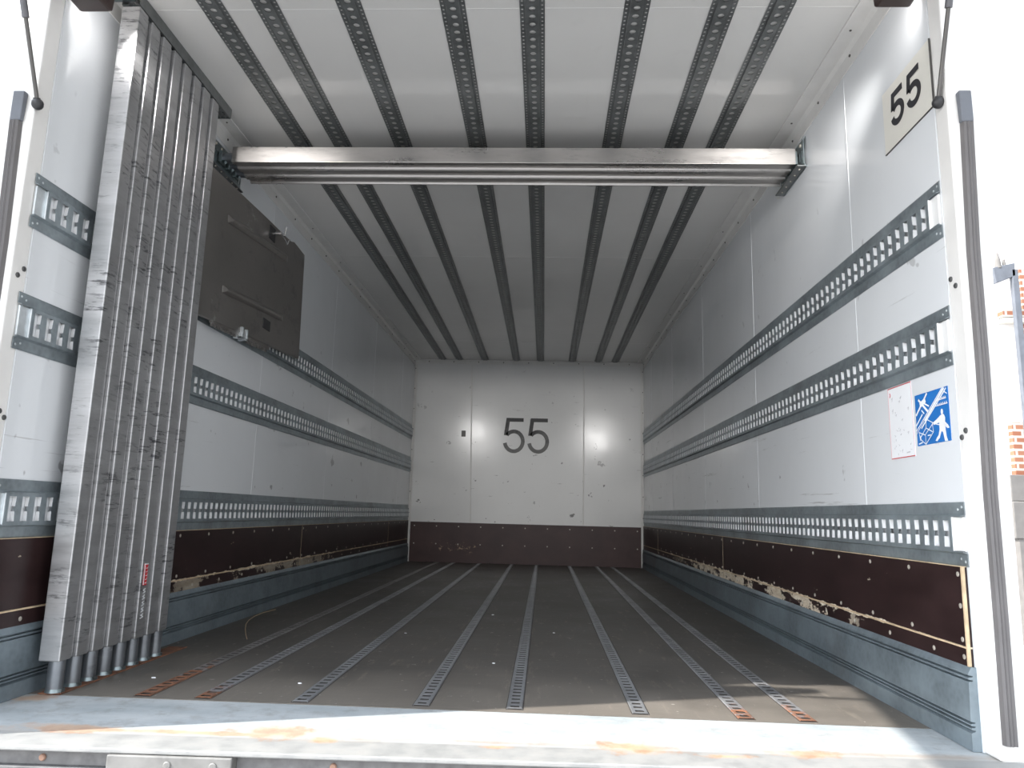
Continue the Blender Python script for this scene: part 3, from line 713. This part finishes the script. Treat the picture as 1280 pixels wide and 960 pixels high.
MB().box(HW-.004, HW, -.006, -.003, 1.635, 1.834).box(HW-.004, HW, -.004, .281, 1.633, 1.635).build('plate_edge', M['screwdark'], t)
# blue sticker
t = thing('blue_sticker', 'blue safety sticker with a white walking man and cube on the right wall', 'sticker', (HW, .12, .8))
y0, y1, z0, z1 = .036, .208, .733, .874
MB().box(HW-.0012, HW, y0, y1, z0, z1).build('backing', M['blue'], t)
gx = lambda u, v: (HW-.0016, y1-u*(y1-y0), z0+v*(z1-z0))     # u: 0 left .. 1 right as read
ASP = (y1-y0)/(z1-z0)
layer = [0]
def rib_(s, pts, wd):     # each stroke lies a hair above the one before
    layer[0] += 1; up = .00003*layer[0]
    def f(u, v):
        p = gx(u/ASP, v); return (p[0]-up, p[1], p[2])
    s.ribbon([(a*ASP, b) for a, b in pts], wd, f)
s = MB(); 
for a, b in (((.0, .30), (.86, 1.0)), ((.16, .33), (.96, .97)), ((.0, .40), (.22, .60))): rib_(s, [a, b], .030 if a[1] > .3 else .022)
rib_(s, [(.28, .47), (.90, .985)], .048)
s.build('beam_picture', M['stick'], t)
s = MB(); 
for pl in ([(.30, .50), (.04, .28), (.02, .24)], [(.34, .48), (.58, .36), (.80, .30)], [(.08, .28), (.10, .13), (.27, .01), (.52, .22), (.50, .38)], [(.08, .26), (.26, .19), (.52, .38)], [(.27, .01), (.27, .19)], [(.32, .46), (.30, .32), (.50, .22)], [(.30, .32), (.10, .14)]): rib_(s, pl, .016)
rib_(s, [(.34, .17), (.44, .17)], .02)
s.build('cube_picture', M['stick'], t)
s = MB()
s.add([gx(.80+.035*cos(a)/ASP*1.2, .555+.055*sin(a)) for a in [i*pi/6 for i in range(12)]], [tuple(range(12))])
s.add([gx(*p) for p in ((.755, .50), (.66, .45), (.54, .40), (.53, .345), (.66, .36), (.70, .37), (.70, .24), (.66, .14), (.60, .09), (.56, .045), (.61, .03), (.69, .085), (.75, .20), (.79, .18), (.82, .06), (.83, .005), (.92, .005), (.89, .07), (.87, .22), (.87, .36), (.95, .29), (.985, .235), (.93, .23), (.86, .28), (.88, .44), (.845, .505))], [(0, 1, 2, 3, 4, 5, 6, 25), (25, 6, 19, 24), (6, 7, 12, 13, 18, 19), (7, 8, 9, 10, 11, 12), (13, 14, 15, 16, 17, 18), (19, 20, 21, 22, 23, 24)])
s.build('walking_man', M['stick'], t)
s = MB()
for pl, w_ in (([(.02, .60), (.40, .98)], .045), ([(.12, .90), (.40, .62)], .05), ([(.16, .78), (.34, .86)], .10), ([(.20, .68), (.28, .60)], .03), ([(.22, .84), (.44, .72)], .03)): rib_(s, pl, w_)
s.build('crossed_hand_picture', M['stick'], t)
s = MB()
for r_, (u0, u1, v) in enumerate(((.68, .95, .80), (.63, .99, .70))):
    n = 7; 
    for i in range(n):
        a = u0+(u1-u0)*i/n; wv = .02; rib_(s, [(a, v-.022), (a+.018, v+.022), (a+.034, v-.018)], .014)
    rib_(s, [(u0, v-.018), (u1, v-.014)], .012)
rib_(s, [(.90, .92), (.99, .86)], .02)
rib_(s, [(.06, .035), (.18, .055)], .025); rib_(s, [(.10, .10), (.14, .13), (.11, .16), (.14, .19)], .014)
s.build('sticker_lettering', M['stick'], t)
# instruction sheet
t = thing('instruction_sheet', 'white instruction sheet with thin red border on the right wall', 'sticker', (HW, .295, .81))
y0, y1, z0, z1 = .225, .367, .708, .919
sheet = MB().box(HW-.001, HW, y0, y1, z0, z1).build('paper', M['stick'], t)
layer[0] = 0
gx = lambda u, v: (HW-.0013, y1-u*(y1-y0), z0+v*(z1-z0)); ASP = (y1-y0)/(z1-z0)
s = MB(); rib_(s, [(0, .995), (1, .995)], .012); rib_(s, [(0, .005), (1, .005)], .012); rib_(s, [(.08, .93), (.10, .90), (.07, .87)], .015)
s.build('red_border', M['red'], t, solid=.0005)
s = MB(); rib_(s, [(.0, 0), (0, 1)], .005); rib_(s, [(1, 0), (1, 1)], .004); s.build('side_border', M['pink'], t, solid=.0005)
s = MB()
for i in range(26):
    u = random.uniform(.1, .85); v = random.uniform(.06, .92); a = random.uniform(.02, .07)
    rib_(s, [(u, v), (u+a, v+random.uniform(-.02, .03)), (u+a*.5, v-random.uniform(.0, .04))], .005)
rib_(s, [(.68, .06), (.82, .065)], .016)
s.build('drawings', M['ink'], t, solid=.0005)
# small dark patch stuck on back wall
tag(MB().box(-.70, -.655, L-.003, L, 1.31, 1.375).build('tape_piece', M['screwdark'], org=(-.68, L, 1.34)), 'small dark piece of tape on the back wall left of the number', 'tape')

# ------------------------------------------------------------------ rear bumper under the sill
t = thing('rear_crossmember', 'grey steel crossmember with bolts under the sill plate', 'crossmember', (0, -.17, -.1))
s = MB()
def ys(x): return -.195+.03*x
def seg(s, xa, xb, dy, za, zb, th=.06):
    s.hexa([(xa, ys(xa)+dy, za), (xb, ys(xb)+dy, za), (xb, ys(xb)+dy+th, za), (xa, ys(xa)+dy+th, za)], [(xa, ys(xa)+dy, zb), (xb, ys(xb)+dy, zb), (xb, ys(xb)+dy+th, zb), (xa, ys(xa)+dy+th, zb)])
seg(s, -1.31, -.735, .022, -.046, -.012); seg(s, -.463, 1.31, .022, -.16, -.012); seg(s, -1.31, -.735, .010, -.058, -.046)
s.build('beam_face', M['bumper'], t, bevel=.002)
s = MB(); seg(s, -1.31, -.735, .002, -.16, -.0585); s.build('lower_step', M['bumperworn'], t, bevel=.002)
s = MB(); seg(s, -.735, -.463, -.004, -.16, -.013); s.build('hinge_block', M['bumperworn'], t, bevel=.003)
for x, z in ((-.888, -.030), (-.25, -.031), (.0, -.034), (.3, -.036)):
    screwhead('bolt', (x, ys(x)+.022, z), (0, -1, 0), .0075, M['rustbolt'], t, .006)
for x, z in ((-.602, -.031), (-.503, -.031)):
    screwhead('bolt', (x, ys(x)-.004, z), (0, -1, 0), .0085, M['bumperworn'], t, .003)
for x in (-.945, -.79):
    tag(MB().ball((x, ys(x)-.004, -.0605), .0105, 14, (1, .6, 1)).build('white_button', M['white'], t), 'round white button')
MB().box(-1.25, 1.25, -.15, -.05, -.5, -.12).build('chassis_beam', M['bumper'], t, bevel=.01)

# ------------------------------------------------------------------ yard building seen past the right post
YB = 9.3
t = thing('brick_building', 'white rendered and brick building beyond the right door post', 'building', (9, YB, GZ))
MB().box(5.6, 16, YB, YB+6, GZ, 5.2).build('rendered_wall', M['render'], t)
MB().box(7.30, 9.6, YB-.12, YB, 1.3, 4.35).build('brick_facing', M['brick'], t)
MB().box(6.99, 7.34, YB-.14, YB, 3.60, 3.72).build('brick_cornice', M['brick'], t)
MB().box(6.99, 7.34, YB-.16, YB, 3.52, 3.58).build('stone_ledge', M['cream'], t)
MB().box(7.0, 7.4, YB-.10, YB, 1.24, 2.02).build('brick_panel', M['brick'], t)
MB().box(7.0, 9.6, YB-.12, YB, .10, .38).build('brick_base', M['brick'], t)
MB().box(7.05, 9.6, YB-.06, YB, -.35, -.02).build('window_sill', M['galvcap'], t)
MB().box(7.25, 9.6, YB-.05, YB, -1.1, -.6).build('magenta_strip', M['magenta'], t)
t = thing('concrete_block_wall', 'grey concrete block in front of the white building', 'block', (7.4, 9, .4))
MB().box(6.80, 8.2, 9.0, 9.15, .35, .86).box(6.79, 8.2, 9.0, 9.15, .87, 1.24).box(6.85, 8.2, 9.02, 9.14, GZ, .36).build('blocks', M['stone'], t, bevel=.01)
t = thing('steel_gantry', 'grey steel column with a short side arm in front of the building', 'column', (7.1, 8.9, GZ))
MB().box(7.03, 7.12, 8.92, 9.0, GZ, 4.26).build('column', M['steelpost'], t, bevel=.008)
MB().hexa([(6.79, 8.92, 4.04), (7.08, 8.92, 4.16), (7.08, 9.0, 4.16), (6.79, 9.0, 4.04)], [(6.76, 8.92, 4.28), (7.08, 8.92, 4.36), (7.08, 9.0, 4.36), (6.76, 9.0, 4.28)]).build('side_arm', M['steelpost'], t, bevel=.008)
MB().cyl((6.86, 8.96, 4.28), (6.86, 8.96, 4.42), .05, 12, .035).cyl((6.86, 8.96, 4.42), (6.86, 8.96, 4.52), .035, 12, .015).cyl((6.95, 8.96, 4.30), (6.95, 8.96, 4.42), .03, 12, .015).build('finial', M['stone'], t)
for o in bpy.data.objects:
    if '_o' in o: del o['_o']
